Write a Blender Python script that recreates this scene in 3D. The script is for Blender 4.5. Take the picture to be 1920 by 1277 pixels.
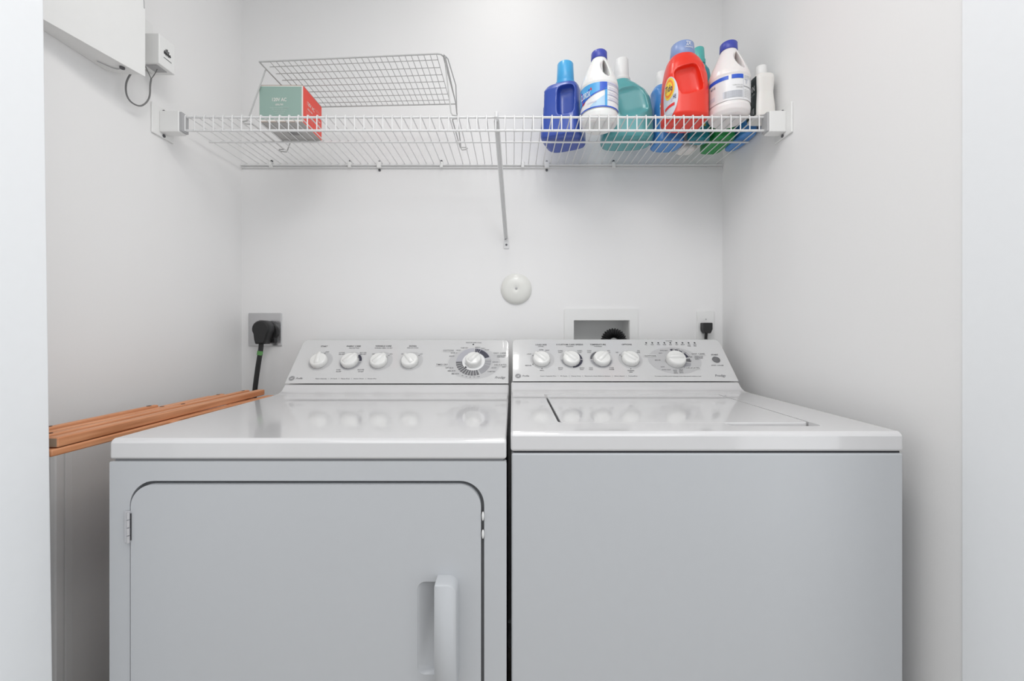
import bpy, bmesh, math, random
from mathutils import Vector, Matrix
random.seed(4)
PI = math.pi
for o in list(bpy.data.objects): bpy.data.objects.remove(o)
SC = bpy.context.scene
COL = SC.collection
H = 1.10            # camera height above the floor
F = 770.0           # focal length in pixels of a 1920 px frame

# ---------------- camera, world, lights, exposure ----------------
cd = bpy.data.cameras.new('camera'); cam = bpy.data.objects.new('camera', cd); COL.objects.link(cam)
cam.location = (0, 0, H); cam.rotation_euler = (PI/2, 0, 0)
cd.sensor_width = 36; cd.lens = F/1920*36; cd.shift_y = -16.5/1920; cd.clip_start = 0.02
SC.camera = cam
w = bpy.data.worlds.new('world'); SC.world = w; w.use_nodes = True
bg = w.node_tree.nodes['Background']; bg.inputs[0].default_value = (0.93, 0.96, 1.0, 1); bg.inputs[1].default_value = 0.66
def area(name, loc, rot, sx, sy, power, color):
    l = bpy.data.lights.new(name, 'AREA'); l.shape = 'RECTANGLE'; l.size = sx; l.size_y = sy; l.energy = power; l.color = color
    o = bpy.data.objects.new(name, l); COL.objects.link(o); o.location = loc; o.rotation_euler = rot
    return o
area('ceiling_lamp_light', (0.0, 0.20, 2.46), (0, 0, 0), 0.5, 0.5, 6.0, (1.0, 0.98, 0.95))
area('hall_ceiling_bounce', (0.0, -0.5, 2.47), (0, 0, 0), 2.2, 1.4, 17, (0.97, 0.985, 1.0))  # added soft fill, stands for light bounced off the hall ceiling
area('closet_soft_fill', (0.0, 0.72, 2.46), (0, 0, 0), 0.35, 0.35, 1.4, (1.0, 0.98, 0.95))  # added soft light for the shelf shadows, not a second fixture
area('closet_spot_light', (-0.01, 1.165, 2.46), (0, 0, 0), 0.10, 0.10, 0.8, (1.0, 0.98, 0.95))
area('hall_right_fill', (1.5, -0.7, 1.0), (0, math.radians(90), 0), 1.9, 1.2, 9.5, (0.93, 0.97, 1.0))  # side fill added to brighten the left wall and gap
area('hall_left_fill', (-1.5, -0.6, 0.95), (0, math.radians(-90), 0), 1.8, 1.3, 2.5, (0.93, 0.97, 1.0))  # opposite side fill, added to balance the machine fronts
SC.view_settings.view_transform = 'Standard'; SC.view_settings.look = 'None'
SC.view_settings.gamma = 1; SC.view_settings.use_curve_mapping = False
SC.view_settings.exposure = 0.0

# ---------------- helpers ----------------
def mat(name, col, rough=0.5, metal=0.0, coat=0.0, trans=0.0, bump=0.0, bscale=60, vary=0.0, spec=0.5, sss=0.0):
    m = bpy.data.materials.new(name); m.use_nodes = True
    nt = m.node_tree; b = nt.nodes['Principled BSDF']
    b.inputs['Base Color'].default_value = (*col, 1); b.inputs['Roughness'].default_value = rough
    b.inputs['Metallic'].default_value = metal; b.inputs['Coat Weight'].default_value = coat
    b.inputs['Coat Roughness'].default_value = 0.05
    b.inputs['Specular IOR Level'].default_value = spec
    b.inputs['Transmission Weight'].default_value = trans
    if sss: b.inputs['Subsurface Weight'].default_value = sss; b.inputs['Subsurface Scale'].default_value = 0.02
    tc = nt.nodes.new('ShaderNodeTexCoord'); n = nt.nodes.new('ShaderNodeTexNoise')
    n.inputs['Scale'].default_value = bscale; n.inputs['Detail'].default_value = 3
    nt.links.new(tc.outputs['Object'], n.inputs['Vector'])
    if bump:
        bp = nt.nodes.new('ShaderNodeBump'); bp.inputs['Strength'].default_value = bump; bp.inputs['Distance'].default_value = 0.002
        nt.links.new(n.outputs['Fac'], bp.inputs['Height']); nt.links.new(bp.outputs[0], b.inputs['Normal'])
    v = vary or 0.01
    mx = nt.nodes.new('ShaderNodeMix'); mx.data_type = 'RGBA'
    mx.inputs[6].default_value = (*[c*(1-v) for c in col], 1); mx.inputs[7].default_value = (*[min(1, c*(1+v)) for c in col], 1)
    nt.links.new(n.outputs['Fac'], mx.inputs[0]); nt.links.new(mx.outputs[2], b.inputs['Base Color'])
    return m

def wood(name, a, b_):
    m = bpy.data.materials.new(name); m.use_nodes = True
    nt = m.node_tree; b = nt.nodes['Principled BSDF']; b.inputs['Roughness'].default_value = 0.45
    tc = nt.nodes.new('ShaderNodeTexCoord'); mp = nt.nodes.new('ShaderNodeMapping'); mp.inputs['Scale'].default_value = (90, 5, 90)
    n = nt.nodes.new('ShaderNodeTexNoise'); n.inputs['Scale'].default_value = 1.5; n.inputs['Detail'].default_value = 5
    cr = nt.nodes.new('ShaderNodeValToRGB'); cr.color_ramp.elements[0].color = (*a, 1); cr.color_ramp.elements[1].color = (*b_, 1)
    cr.color_ramp.elements[0].position = .3; cr.color_ramp.elements[1].position = .7
    nt.links.new(tc.outputs['Object'], mp.inputs[0]); nt.links.new(mp.outputs[0], n.inputs['Vector'])
    nt.links.new(n.outputs['Fac'], cr.inputs[0]); nt.links.new(cr.outputs[0], b.inputs['Base Color'])
    return m

M = dict(
    wall=mat('wall_paint', (.87, .865, .862), .75, bump=.05, bscale=220, spec=.2),
    trim=mat('trim_paint', (.90, .92, .94), .4),
    floor=mat('floor_tile', (.45, .42, .38), .5, vary=.1, bscale=8),
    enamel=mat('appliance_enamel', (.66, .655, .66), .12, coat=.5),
    front=mat('appliance_shaded_enamel', (.52, .535, .555), .36, coat=.0),  # same enamel as the tops, with the shade of the fronts in its colour
    console=mat('console_plastic', (.655, .655, .655), .20, coat=.7),
    knob=mat('knob_plastic', (.84, .84, .82), .22, coat=.4),
    gap=mat('dark_gap', (.03, .03, .035), .7),
    seam=mat('grey_seam', (.25, .25, .26), .6),
    wire=mat('white_vinyl_wire', (.80, .80, .80), .3),
    rackwire=mat('grey_coated_wire', (.52, .52, .515), .3),
    plastic=mat('white_plastic', (.84, .84, .83), .35),
    cream=mat('cream_plastic', (.80, .80, .76), .3, coat=.2),
    shade=mat('grey_plastic', (.45, .45, .46), .5),
    black=mat('black_rubber', (.018, .018, .019), .45),
    metal=mat('brushed_metal_plate', (.62, .62, .63), .22, metal=.85),
    screw=mat('screw_metal', (.12, .12, .13), .4, metal=.6),
    cord=mat('grey_cord', (.20, .20, .20), .5),
    tape=mat('green_tape', (.12, .32, .10), .5),
    hingem=mat('hinge_metal', (.6, .6, .62), .3, metal=.5),
    ink=mat('dark_print', (.035, .035, .04), .5), ink2=mat('grey_print', (.15, .15, .16), .5),
    g1=mat('dial_grey', (.53, .53, .535), .4), g2=mat('dial_mid_grey', (.33, .33, .35), .4), g3=mat('dial_dark_grey', (.14, .14, .15), .4),
    g4=mat('dial_navy', (.045, .045, .07), .4), g5=mat('dial_lilac_grey', (.45, .45, .49), .4),
    paper=mat('white_print', (.85, .85, .85), .4),
    button=mat('grey_button', (.16, .16, .165), .5),
    blue=mat('royal_blue_plastic', (.035, .085, .42), .28, coat=.2, sss=.05), sky=mat('sky_blue_cap', (.07, .42, .78), .3),
    capblue=mat('cobalt_cap', (.05, .07, .42), .35), bleach=mat('white_bottle_plastic', (.86, .86, .85), .28, coat=.2, sss=.1),
    pinkw=mat('pinkish_white_plastic', (.86, .82, .81), .3, coat=.2, sss=.1),
    teal=mat('teal_translucent_plastic', (.10, .38, .40), .25, coat=.3, sss=.15), tealdark=mat('deep_teal_plastic', (.01, .25, .32), .28, coat=.2),
    tealcap=mat('turquoise_cap', (.10, .48, .45), .3), red=mat('red_orange_plastic', (.86, .035, .015), .3, coat=.15, sss=.0),
    redd=mat('seam_red', (.35, .03, .02), .5),
    dustblue=mat('dusty_blue_cap', (.25, .34, .60), .3), lblue=mat('bright_blue_plastic', (.06, .27, .68), .25, coat=.3),
    green=mat('green_plastic', (.02, .30, .07), .35), offw=mat('offwhite_plastic', (.82, .80, .77), .35, sss=.1),
    p_blue=mat('label_blue', (.02, .10, .60), .35), p_sky=mat('label_sky', (.08, .40, .78), .35), p_pale=mat('label_pale_blue', (.45, .66, .86), .35),
    p_red=mat('label_red', (.75, .03, .03), .35), p_yel=mat('label_yellow', (.90, .62, .05), .35), p_lil=mat('label_lilac', (.55, .55, .72), .35),
    p_navy=mat('label_navy', (.02, .025, .12), .35), p_grey=mat('label_grey', (.42, .42, .42), .35), p_green=mat('label_green', (.35, .55, .22), .35),
    p_white=mat('label_white', (.85, .85, .86), .35), p_blk=mat('label_black', (.035, .045, .045), .35), p_silver=mat('label_silver', (.62, .64, .70), .35), p_oran=mat('label_orange', (.9, .25, .03), .35),
    card_g=mat('carton_sage', (.30, .43, .38), .5), card_r=mat('carton_red', (.85, .07, .045), .45), card_w=mat('carton_white', (.80, .77, .73), .55),
    card_b=mat('carton_brown', (.20, .11, .05), .7), card_u=mat('carton_grey', (.50, .49, .48), .6), card_p=mat('carton_pale_print', (.50, .60, .55), .5), card_rp=mat('carton_pink_print', (.88, .30, .26), .5),
    wood=wood('orange_stained_wood', (.55, .22, .095), (.74, .36, .19)), woodd=mat('wood_end_grain', (.35, .27, .20), .7),
    hole=mat('wood_hole', (.08, .03, .015), .7),
    board=mat('white_painted_board', (.90, .90, .90), .4),
)

class MB:
    def __init__(s): s.v = []; s.f = []; s.m = []; s.mats = []
    def mi(s, m):
        m = M[m] if isinstance(m, str) else m
        if m not in s.mats: s.mats.append(m)
        return s.mats.index(m)
    def add(s, vs, fs, m):
        b = len(s.v); k = s.mi(m); s.v += [Vector(v) for v in vs]
        for f in fs: s.f.append([b+i for i in f]); s.m.append(k)
        return s
    def box(s, a, b, m):
        x0, y0, z0 = a; x1, y1, z1 = b
        return s.add([(x0,y0,z0),(x1,y0,z0),(x1,y1,z0),(x0,y1,z0),(x0,y0,z1),(x1,y0,z1),(x1,y1,z1),(x0,y1,z1)],
              [(3,2,1,0),(4,5,6,7),(0,1,5,4),(1,2,6,5),(2,3,7,6),(3,0,4,7)], m)
    def prism(s, pts, fn, a, b, m):
        n = len(pts); vs = [fn(p, a) for p in pts] + [fn(p, b) for p in pts]
        return s.add(vs, [list(range(n))[::-1], list(range(n, 2*n))] + [(i, (i+1) % n, n+(i+1) % n, n+i) for i in range(n)], m)
    def tube(s, path, r, m, seg=8, cap=True, flat=1.0):
        P = [Vector(p) for p in path]; vs = []; fs = []; n = len(P); up = None
        for i, p in enumerate(P):
            t = (P[min(i+1, n-1)] - P[max(i-1, 0)]).normalized()
            if up is None:
                up = Vector((0, 0, 1)) if abs(t.z) < .9 else Vector((0, 1, 0))
            a = t.cross(up).normalized(); b = a.cross(t).normalized(); up = b
            rr = r[i] if isinstance(r, (list, tuple)) else r
            for k in range(seg):
                q = 2*PI*k/seg; vs.append(p + a*math.cos(q)*rr + b*math.sin(q)*rr*flat)
        for i in range(n-1):
            for k in range(seg):
                k2 = (k+1) % seg; fs.append((i*seg+k, i*seg+k2, (i+1)*seg+k2, (i+1)*seg+k))
        if cap: fs += [list(range(seg))[::-1], [(n-1)*seg+k for k in range(seg)]]
        return s.add(vs, fs, m)
    def lathe(s, prof, fn, m, seg=32):
        vs = []; fs = []; n = len(prof)
        for r, h in prof:
            for k in range(seg):
                q = 2*PI*k/seg; vs.append(fn(r*math.cos(q), r*math.sin(q), h))
        for i in range(n-1):
            for k in range(seg):
                k2 = (k+1) % seg; fs.append((i*seg+k, i*seg+k2, (i+1)*seg+k2, (i+1)*seg+k))
        fs += [list(range(seg))[::-1], [(n-1)*seg+k for k in range(seg)]]
        return s.add(vs, fs, m)
    def build(s, name, parent=None, smooth=False, local=False, bevel=0, bseg=3, origin=None, fix=True):
        me = bpy.data.meshes.new(name); o = bpy.data.objects.new(name, me); COL.objects.link(o)
        off = Vector((0, 0, 0))
        if not local:
            if parent is not None:
                q = parent
                while q is not None: off += q.location; q = q.parent
            else:
                if origin is None:
                    xs = [v.x for v in s.v]; ys = [v.y for v in s.v]; zs = [v.z for v in s.v]
                    origin = ((min(xs)+max(xs))/2, (min(ys)+max(ys))/2, min(zs))
                off = Vector(origin); o.location = off
        me.from_pydata([v-off for v in s.v], [], s.f)
        for m in s.mats: me.materials.append(m)
        for p, k in zip(me.polygons, s.m): p.material_index = k
        if fix:
            bm = bmesh.new(); bm.from_mesh(me); bmesh.ops.recalc_face_normals(bm, faces=bm.faces); bm.to_mesh(me); bm.free()
        if smooth:
            for p in me.polygons: p.use_smooth = True
            if smooth != 'all': me.set_sharp_from_angle(angle=math.radians(40))
        if parent is not None: o.parent = parent
        if bevel:
            md = o.modifiers.new('b', 'BEVEL'); md.width = bevel; md.segments = bseg; md.limit_method = 'ANGLE'; md.angle_limit = math.radians(35); md.harden_normals = False
            bake(o); wn(o, 35)
        return o

def wn(o, ang):      # keep the big faces flat-shaded beside their rounded edges
    for p in o.data.polygons: p.use_smooth = True
    o.data.set_sharp_from_angle(angle=math.radians(ang))
    md = o.modifiers.new('w', 'WEIGHTED_NORMAL'); md.mode = 'FACE_AREA'; md.weight = 100; md.keep_sharp = True
    bake(o)
def bake(o):
    dg = bpy.context.evaluated_depsgraph_get(); dg.update()
    me = bpy.data.meshes.new_from_object(o.evaluated_get(dg)); o.modifiers.clear(); me.name = o.name; o.data = me

def empty(name, loc, rz=0):
    o = bpy.data.objects.new(name, None); COL.objects.link(o); o.location = loc; o.rotation_euler = (0, 0, rz); o.empty_display_size = .05
    return o
def tag(o, label=None, cat=None, group=None, kind=None):
    if label: o['label'] = label
    if cat: o['category'] = cat
    if group: o['group'] = group
    if kind: o['kind'] = kind
    return o
def R(z): return H + z         # height relative to the camera's eye line
def px(u, v, Y):               # photograph pixel at depth Y -> world point
    return Vector(((u-960)*Y/F, Y, H-(v-622)*Y/F))
def pxX(u, v, X):              # photograph pixel on the vertical plane x = X
    Y = X*F/(u-960); return px(u, v, Y)
def rrect(x0, y0, x1, y1, r, n=6, rs=None):
    rs = rs or (r, r, r, r); out = []
    for (cx, cy, a), q in zip(((x1, y0, -90), (x1, y1, 0), (x0, y1, 90), (x0, y0, 180)), rs):
        cx = cx-q if cx == x1 else cx+q; cy = cy-q if cy == y1 else cy+q
        for k in range(n+1):
            t = math.radians(a + 90*k/n); out.append((cx+q*math.cos(t), cy+q*math.sin(t)))
    return out
_tc = {}
def textmesh(body):
    if body in _tc: return _tc[body]
    c = bpy.data.curves.new('t', 'FONT'); c.body = body; c.size = 1; c.resolution_u = 2; c.offset = .014; c.align_x = 'LEFT'
    o = bpy.data.objects.new('t', c); COL.objects.link(o)
    dg = bpy.context.evaluated_depsgraph_get(); dg.update()
    me = bpy.data.meshes.new_from_object(o.evaluated_get(dg))
    vs = [(v.co.x, v.co.y) for v in me.vertices]; fs = [list(p.vertices) for p in me.polygons]
    bpy.data.objects.remove(o); bpy.data.meshes.remove(me)
    x0 = min(v[0] for v in vs); x1 = max(v[0] for v in vs); y0 = min(v[1] for v in vs); y1 = max(v[1] for v in vs)
    vs = [((x-x0)/(x1-x0)-.5, (y-y0)/(y1-y0)-.5) for x, y in vs]
    _tc[body] = (vs, fs); return _tc[body]
class Print:
    """flat print laid on a surface fn(u, v, lift)"""
    def __init__(s, fn, lift=.0003): s.mb = MB(); s.fn = fn; s.lift = lift
    def poly(s, pts, m, k=0): s.mb.add([s.fn(u, v, s.lift*(k+1)) for u, v in pts], [list(range(len(pts)))], m); return s
    def grid(s, u0, v0, u1, v1, m, k=0, nu=12, nv=6, ufn=None, mask=None):
        vs = []; fs = []
        for j in range(nv+1):
            for i in range(nu+1):
                a, b = u0+(u1-u0)*i/nu, v0+(v1-v0)*j/nv
                if ufn: a, b = ufn(i/nu, j/nv)
                vs.append(s.fn(a, b, s.lift*(k+1)))
        for j in range(nv):
            for i in range(nu): fs.append((j*(nu+1)+i, j*(nu+1)+i+1, (j+1)*(nu+1)+i+1, (j+1)*(nu+1)+i))
        s.mb.add(vs, fs, m); return s
    def text(s, body, u, v, w_, h, m, k=1, rot=0, shear=0):
        vs, fs = textmesh(body); c, d = math.cos(rot), math.sin(rot); out = []
        for x, y in vs:
            x, y = x*w_ + shear*y*h, y*h
            out.append(s.fn(u + x*c - y*d, v + x*d + y*c, s.lift*(k+1)))
        s.mb.add(out, fs, m); return s
    def arc(s, u, v, r0, r1, a0, a1, m, k=0, n=None, su=1, sv=1):
        n = n or max(3, int(abs(a1-a0)/8)); vs = []; fs = []
        for i in range(n+1):
            t = math.radians(a0+(a1-a0)*i/n)
            vs.append(s.fn(u+r0*su*math.cos(t), v+r0*sv*math.sin(t), s.lift*(k+1))); vs.append(s.fn(u+r1*su*math.cos(t), v+r1*sv*math.sin(t), s.lift*(k+1)))
        for i in range(n): fs.append((2*i, 2*i+1, 2*i+3, 2*i+2))
        s.mb.add(vs, fs, m); return s
    def disc(s, u, v, r, m, k=0, su=1, sv=1, n=40):
        return s.poly([(u+r*su*math.cos(2*PI*i/n), v+r*sv*math.sin(2*PI*i/n)) for i in range(n)], m, k)
    def build(s, name, parent, **kw): return s.mb.build(name, parent, fix=False, **kw)

# ---------------- the setting ----------------
XL, XR, YB = -.948, .738, 1.44
CEIL = 2.50
tag(MB().box((-2.2, -1.8, -.05), (2.2, YB+.12, 0), 'floor').build('floor'), kind='structure')
tag(MB().box((-2.2, -1.8, CEIL), (2.2, YB+.12, CEIL+.05), 'wall').build('ceiling'), kind='structure')
# back wall with the opening for the recessed supply box
hx0, hx1, hz0, hz1 = .213, .413, R(-.115), R(.043)
b = MB()
for a, c in (((XL-.1, 0), (hx0, CEIL)), ((hx1, 0), (XR+.1, CEIL)), ((hx0, 0), (hx1, hz0)), ((hx0, hz1), (hx1, CEIL))):
    b.box((a[0], YB, a[1]), (c[0], YB+.11, c[1]), 'wall')
tag(b.build('wall_back'), kind='structure')
tag(MB().box((XL-.1, .50, 0), (XL, YB, CEIL), 'wall').build('wall_left'), kind='structure')
tag(MB().box((XR, .672, 0), (XR+.1, YB, CEIL), 'wall').build('wall_right'), kind='structure')
# front return on the left, slightly out of plumb
def jx(z): return -.7608 + (1.64-z)*(.0149/1.11)
b = MB(); pts = [(-1.6, .50), ('j', .50), ('j', .668), (-1.6, .668)]
vs = [(jx(z) if p[0] == 'j' else p[0], p[1], z) for z in (0, CEIL) for p in pts]
b.add(vs, [(3,2,1,0),(4,5,6,7),(0,1,5,4),(1,2,6,5),(2,3,7,6),(3,0,4,7)], 'trim')
tag(b.build('trim_1', bevel=.003), kind='structure')
tag(MB().box((.7345, .50, 0), (1.6, .6715, CEIL), 'trim').build('trim_2', bevel=.002), kind='structure')
for sx0, sx1 in ((-1.72, -1.6), (1.6, 1.72)): tag(MB().box((sx0, -1.8, 0), (sx1, .60, CEIL), 'wall').build('wall_hall_left' if sx0 < 0 else 'wall_hall_right'), kind='structure')
for nm, a, c in (('baseboard_back', (XL+.014, YB-.014, 0), (XR-.014, YB, .09)), ('baseboard_left', (XL, .668, 0), (XL+.014, YB, .09)), ('baseboard_right', (XR-.014, .672, 0), (XR, YB, .09))):
    tag(MB().box(a, c, 'trim').build(nm, bevel=.004), kind='structure')

# ---------------- laundry machines ----------------
def profile_panel(name, parent, prof, x0, x1, m, bev, cut=None):
    b = MB().prism(prof, lambda p, x: (x, p[0], R(p[1])), x0, x1, m)
    return b.build(name, parent, bevel=bev, bseg=4)

def plate_hole(mb, outer, inner, fn, d0, d1, m):
    """plate between outer and inner outlines (same vertex order not needed)"""
    bm = bmesh.new()
    def loop(pts):
        vs = [bm.verts.new((x, y, 0)) for x, y in pts]
        return [bm.edges.new((vs[i], vs[(i+1) % len(vs)])) for i in range(len(vs))]
    es = loop(outer)
    for inn in inner: es += loop(inn)
    bmesh.ops.triangle_fill(bm, use_beauty=True, use_dissolve=False, edges=es)
    bm.verts.ensure_lookup_table(); bm.verts.index_update()
    co = [(v.co.x, v.co.y) for v in bm.verts]; fs = [[v.index for v in f.verts] for f in bm.faces]
    bm.free()
    mb.add([fn(x, y, d0) for x, y in co], fs, m)
    for lp in [outer]+list(inner):
        n = len(lp); mb.add([fn(x, y, d0) for x, y in lp]+[fn(x, y, d1) for x, y in lp], [(i, (i+1) % n, n+(i+1) % n, n+i) for i in range(n)], m)

def console_fn(Y0, z0, Y1, z1):
    L = math.hypot(Y1-Y0, z1-z0); ty, tz = (Y1-Y0)/L, (z1-z0)/L; ny, nz = -tz, ty
    def fn(u, v, d=0): return Vector((u, Y0+ty*v+ny*d, R(z0+tz*v+nz*d)))
    def inv(uu, vv):      # photograph pixel -> (u, v) on the face
        k = (vv-622)/F    # z = -k*Y
        v = (-z0 - k*Y0)/(tz + k*ty); Y = Y0+ty*v
        return ((uu-960)*Y/F, v)
    return fn, inv, L

def knob(parent, fn, c, ang, r=.027, h=.017, name='control_knob', grip=True, ext=1.12):
    cu, cv = c
    q = MB().lathe([(r*.97, .0006), (r, .004), (r*.97, h*.75), (r*.9, h), (r*.8, h*1.08), (.0005, h*1.1)], lambda x, y, z: fn(cu+x, cv+y, z), 'knob', 36)
    k = q.build(name, parent, smooth=True, origin=None)
    t = math.radians(ang); ca, sa = math.cos(t), math.sin(t)
    # tapered grip blade: long axis along the pointing direction
    L0, L1 = -r*.93, r*ext; prof = []
    vs = []; st = ((L0, .0125, .0105, .004, .004), (L0*.96, .0125, .009, .5*h, .72*h), (L0*.6, .0125, .0065, .7*h, 1.34*h), (L1*.35, .0115, .0048, .7*h, 1.42*h), (L1*.85, .0075, .0036, .6*h, 1.3*h), (L1, .0045, .0030, .3*h, .9*h))
    for (l, wb_, wt_, zb_, zt_) in st:
        for wd, z in ((-wb_, .3*zb_), (-wb_*.8-wt_*.2, zb_), (-wt_, zt_), (wt_, zt_), (wb_*.8+wt_*.2, zb_), (wb_, .3*zb_)):
            vs.append(fn(cu+l*ca-wd*sa, cv+l*sa+wd*ca, z))
    fs = [list(range(6)), list(range(30, 36))[::-1]] + [(6*i+k, 6*i+(k+1) % 6, 6*i+6+(k+1) % 6, 6*i+6+k) for i in range(5) for k in range(6)]
    MB().add(vs, fs, 'knob').build('knob_pointer', k, smooth='all')
    return k

def lines(pr, inv, items, m='ink', hh=.0042):
    for body, u, v, wpx in items:
        c = inv(u, v); pr.text(body, c[0], c[1], wpx/585.0, hh, m)

# --- dryer ---
DX0, DX1 = -.695, -.0095
dry = empty('clothes_dryer', ((DX0+DX1)/2, 1.04, 0))
tag(dry, 'white clothes dryer with a hinged front door, left of the pair', 'dryer')
TB, TT = -.2225, -.185
prof = [(.708, TB+.002), (.708, TT-.008), (.7105, TT-.0025), (.716, TT), (1.185, TT), (1.215, TT+.0015), (1.235, TT+.008), (1.2535, -.1615), (1.385, -.1615), (1.385, TB+.002)]
profile_panel('top_panel', dry, prof, DX0, DX1, 'enamel', .005)
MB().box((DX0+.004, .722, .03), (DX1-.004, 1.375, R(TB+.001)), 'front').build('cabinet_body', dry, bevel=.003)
# front panel with door opening
dx0, dx1, dz0, dz1 = -.6595, -.0480, R(-.86), R(-.2575)
mb = MB()
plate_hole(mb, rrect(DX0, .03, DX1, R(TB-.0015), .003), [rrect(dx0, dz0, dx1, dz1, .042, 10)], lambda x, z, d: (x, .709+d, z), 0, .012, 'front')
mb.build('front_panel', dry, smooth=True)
MB().box((dx0-.006, .7205, dz0-.006), (dx1+.006, .7235, dz1+.006), 'seam').build('door_seam', dry)
# door with finger pocket
g = .0055
ox0, ox1, oz0, oz1 = dx0+g*.6, dx1-g, dz0+g, dz1-g
hp = rrect(-.163, R(-.590), -.1275, R(-.430), .012, 6, rs=(.002, .002, .014, .014))
mb = MB(); fn = lambda x, z, d: (x, .7065+d, z)
outer = rrect(ox0, oz0, ox1, oz1, .039, 10)
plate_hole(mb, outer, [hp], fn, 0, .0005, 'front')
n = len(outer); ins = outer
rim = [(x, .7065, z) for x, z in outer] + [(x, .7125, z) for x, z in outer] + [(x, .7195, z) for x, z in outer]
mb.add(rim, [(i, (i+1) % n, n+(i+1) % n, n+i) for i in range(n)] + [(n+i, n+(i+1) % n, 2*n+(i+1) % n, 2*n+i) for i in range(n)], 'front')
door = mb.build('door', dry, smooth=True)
n = len(hp)
def pk(x): return .7068 + .013*min(1, max(0, (x+.163)/.0355))
mid = [((x+.1453)*.93-.1453, (z-R(-.51))*.96+R(-.51)) for x, z in hp]
mb = MB().add([(x, .7068, z) for x, z in hp] + [(x, pk(x), z) for x, z in mid], [(i, (i+1) % n, n+(i+1) % n, n+i) for i in range(n)] + [list(range(n, 2*n))], 'front')
mb.build('finger_pocket', door, smooth='all')
hpts = rrect(-.1285, R(-.606), -.0915, R(-.4185), .02, 8, rs=(.018, .018, .002, .002))
hb = MB(); nn = len(hpts); rings = []
for d, sh in ((0, 1.0), (.012, 1.0), (.021, .99), (.026, .965), (.028, .93)):
    cx, cz = -.1285+.0185, R(-.512)
    rings.append([((x-cx)*(sh if x > cx else 1)+cx + .0, .7065-d, (z-cz)*(1-(1-sh)*.35 if d else 1)+cz) for x, z in hpts])
vs = [v for r_ in rings for v in r_]
hb.add(vs, [(k*nn+i, k*nn+(i+1) % nn, (k+1)*nn+(i+1) % nn, (k+1)*nn+i) for k in range(4) for i in range(nn)] + [list(range(4*nn, 5*nn))], 'front')
hb.build('door_handle', door, smooth='all')
# hinges
for zc in (-.3355, -.80):
    z0, z1 = R(zc-.027), R(zc+.027)
    hg = MB().box((-.6655, .7045, z0), (-.6562, .7085, z1), 'hingem').build('door_hinge', dry, bevel=.0008)
    for k in range(4):
        zz = z0 + (z1-z0)*(k+.5)/4
        MB().tube([(-.6575, .7035, zz-.006), (-.6575, .7035, zz+.006)], .0026, 'hingem', 10).build('hinge_knuckle', hg, smooth=True)
    MB().box((-.6563, .7055, z0+.004), (-.6545, .7075, z1-.004), 'gap').build('hinge_shadow_gap', hg)
for zz in (-.317, -.348):
    MB().lathe([(.0032, 0), (.0036, .003), (.002, .005), (.0003, .0055)], lambda x, y, h: (-.0500+x*.6, .7085-h, R(zz)+y*2.2), 'plastic', 14).build('latch_bump', dry, smooth=True)
MB().tube([(DX0+.006, .745, R(-.301)), (DX0-.011, .745, R(-.301))], .0055, 'screw', 10).build('side_bolt', dry, smooth=True)
for x in (DX0+.04, DX1-.04):
    for y in (.76, 1.33): MB().tube([(x, y, 0), (x, y, .031)], .017, 'black', 12).build('leveling_foot', dry, smooth=True)
# console
dfn, dinv, dL = console_fn(1.254, -.1585, 1.372, -.0300)
def console(name, parent, x0, x1, Y0, z0, Y1, z1):
    prof = [(Y0, z0), (Y1, z1), (Y1+.008, z1+.0022), (Y1+.018, z1), (Y1+.022, z1-.008), (Y1+.022, z0)]
    fn, inv, L = console_fn(Y0, z0, Y1, z1)
    b = MB().prism(prof, lambda p, x: (x, p[0], R(p[1])), x0, x1, 'console')
    o = b.build(name, parent)
    # round the two upper corners, then soften
    bm = bmesh.new(); bm.from_mesh(o.data)
    es = []
    for e in bm.edges:
        a, c = e.verts
        if abs(a.co.x-c.co.x) < 1e-6:
            za, zc = a.co.z+parent.location.z-H, c.co.z+parent.location.z-H
            if min(za, zc) > z1-.001 and max(za, zc) <= z1+.003: es.append(e)
    bmesh.ops.bevel(bm, geom=es, offset=.010, segments=4, profile=.5, affect='EDGES')
    bm.to_mesh(o.data); bm.free()
    md = o.modifiers.new('b', 'BEVEL'); md.width = .003; md.segments = 3; md.limit_method = 'ANGLE'; md.angle_limit = math.radians(40)
    bake(o); wn(o, 38)
    return o
dcon = console('control_console', dry, DX0, DX1-.001, 1.254, -.1585, 1.372, -.0300)
pr = Print(dfn)
for u, v in ((601, 677), (658, 677), (714, 677), (771, 677)):
    c = dinv(u, v); pr.disc(c[0], c[1], .0375, 'g1', 0)
c = dinv(658, 677); pr.arc(c[0], c[1], .026, .034, 0, 52, 'g4', 1); pr.arc(c[0], c[1], .026, .034, -5, -170, 'g2', 1)
D = dinv(889, 681); pr.disc(D[0], D[1], .0835, 'g1', 0, 1, .74, 64)
E = dinv(888, 678)
pr.arc(*E, .036, .056, 92, 180, 'g5', 1); pr.arc(*E, .036, .056, 14, 88, 'g5', 1)
for a0, a1 in ((83, 87), (76, 82), (68, 75), (20, 66)): pr.arc(*E, .038, .053, a0, a1, 'g4', 2)
pr.arc(*E, .036, .056, -62, 10, 'g2', 1)
for a in (6, -6, -18): pr.arc(*E, .038, .056, a-1, a+1, 'g1', 2)
for k in range(11): pr.arc(*E, .036, .056, 181+k*10.3, 189+k*10.3, 'g3', 1)
pr.disc(*E, .036, 'paper', 2)
pr.arc(*E, .0275, .0285, -170, -20, 'g1', 3)
c = (E[0]-.0235, E[1]-.0235); pr.poly([(c[0]-.004, c[1]-.005), (c[0]+.005, c[1]-.0015), (c[0]-.001, c[1]+.005)], 'ink', 3)
c = dinv(887.5, 646); pr.disc(c[0], c[1], .0028, 'ink', 0)
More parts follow.
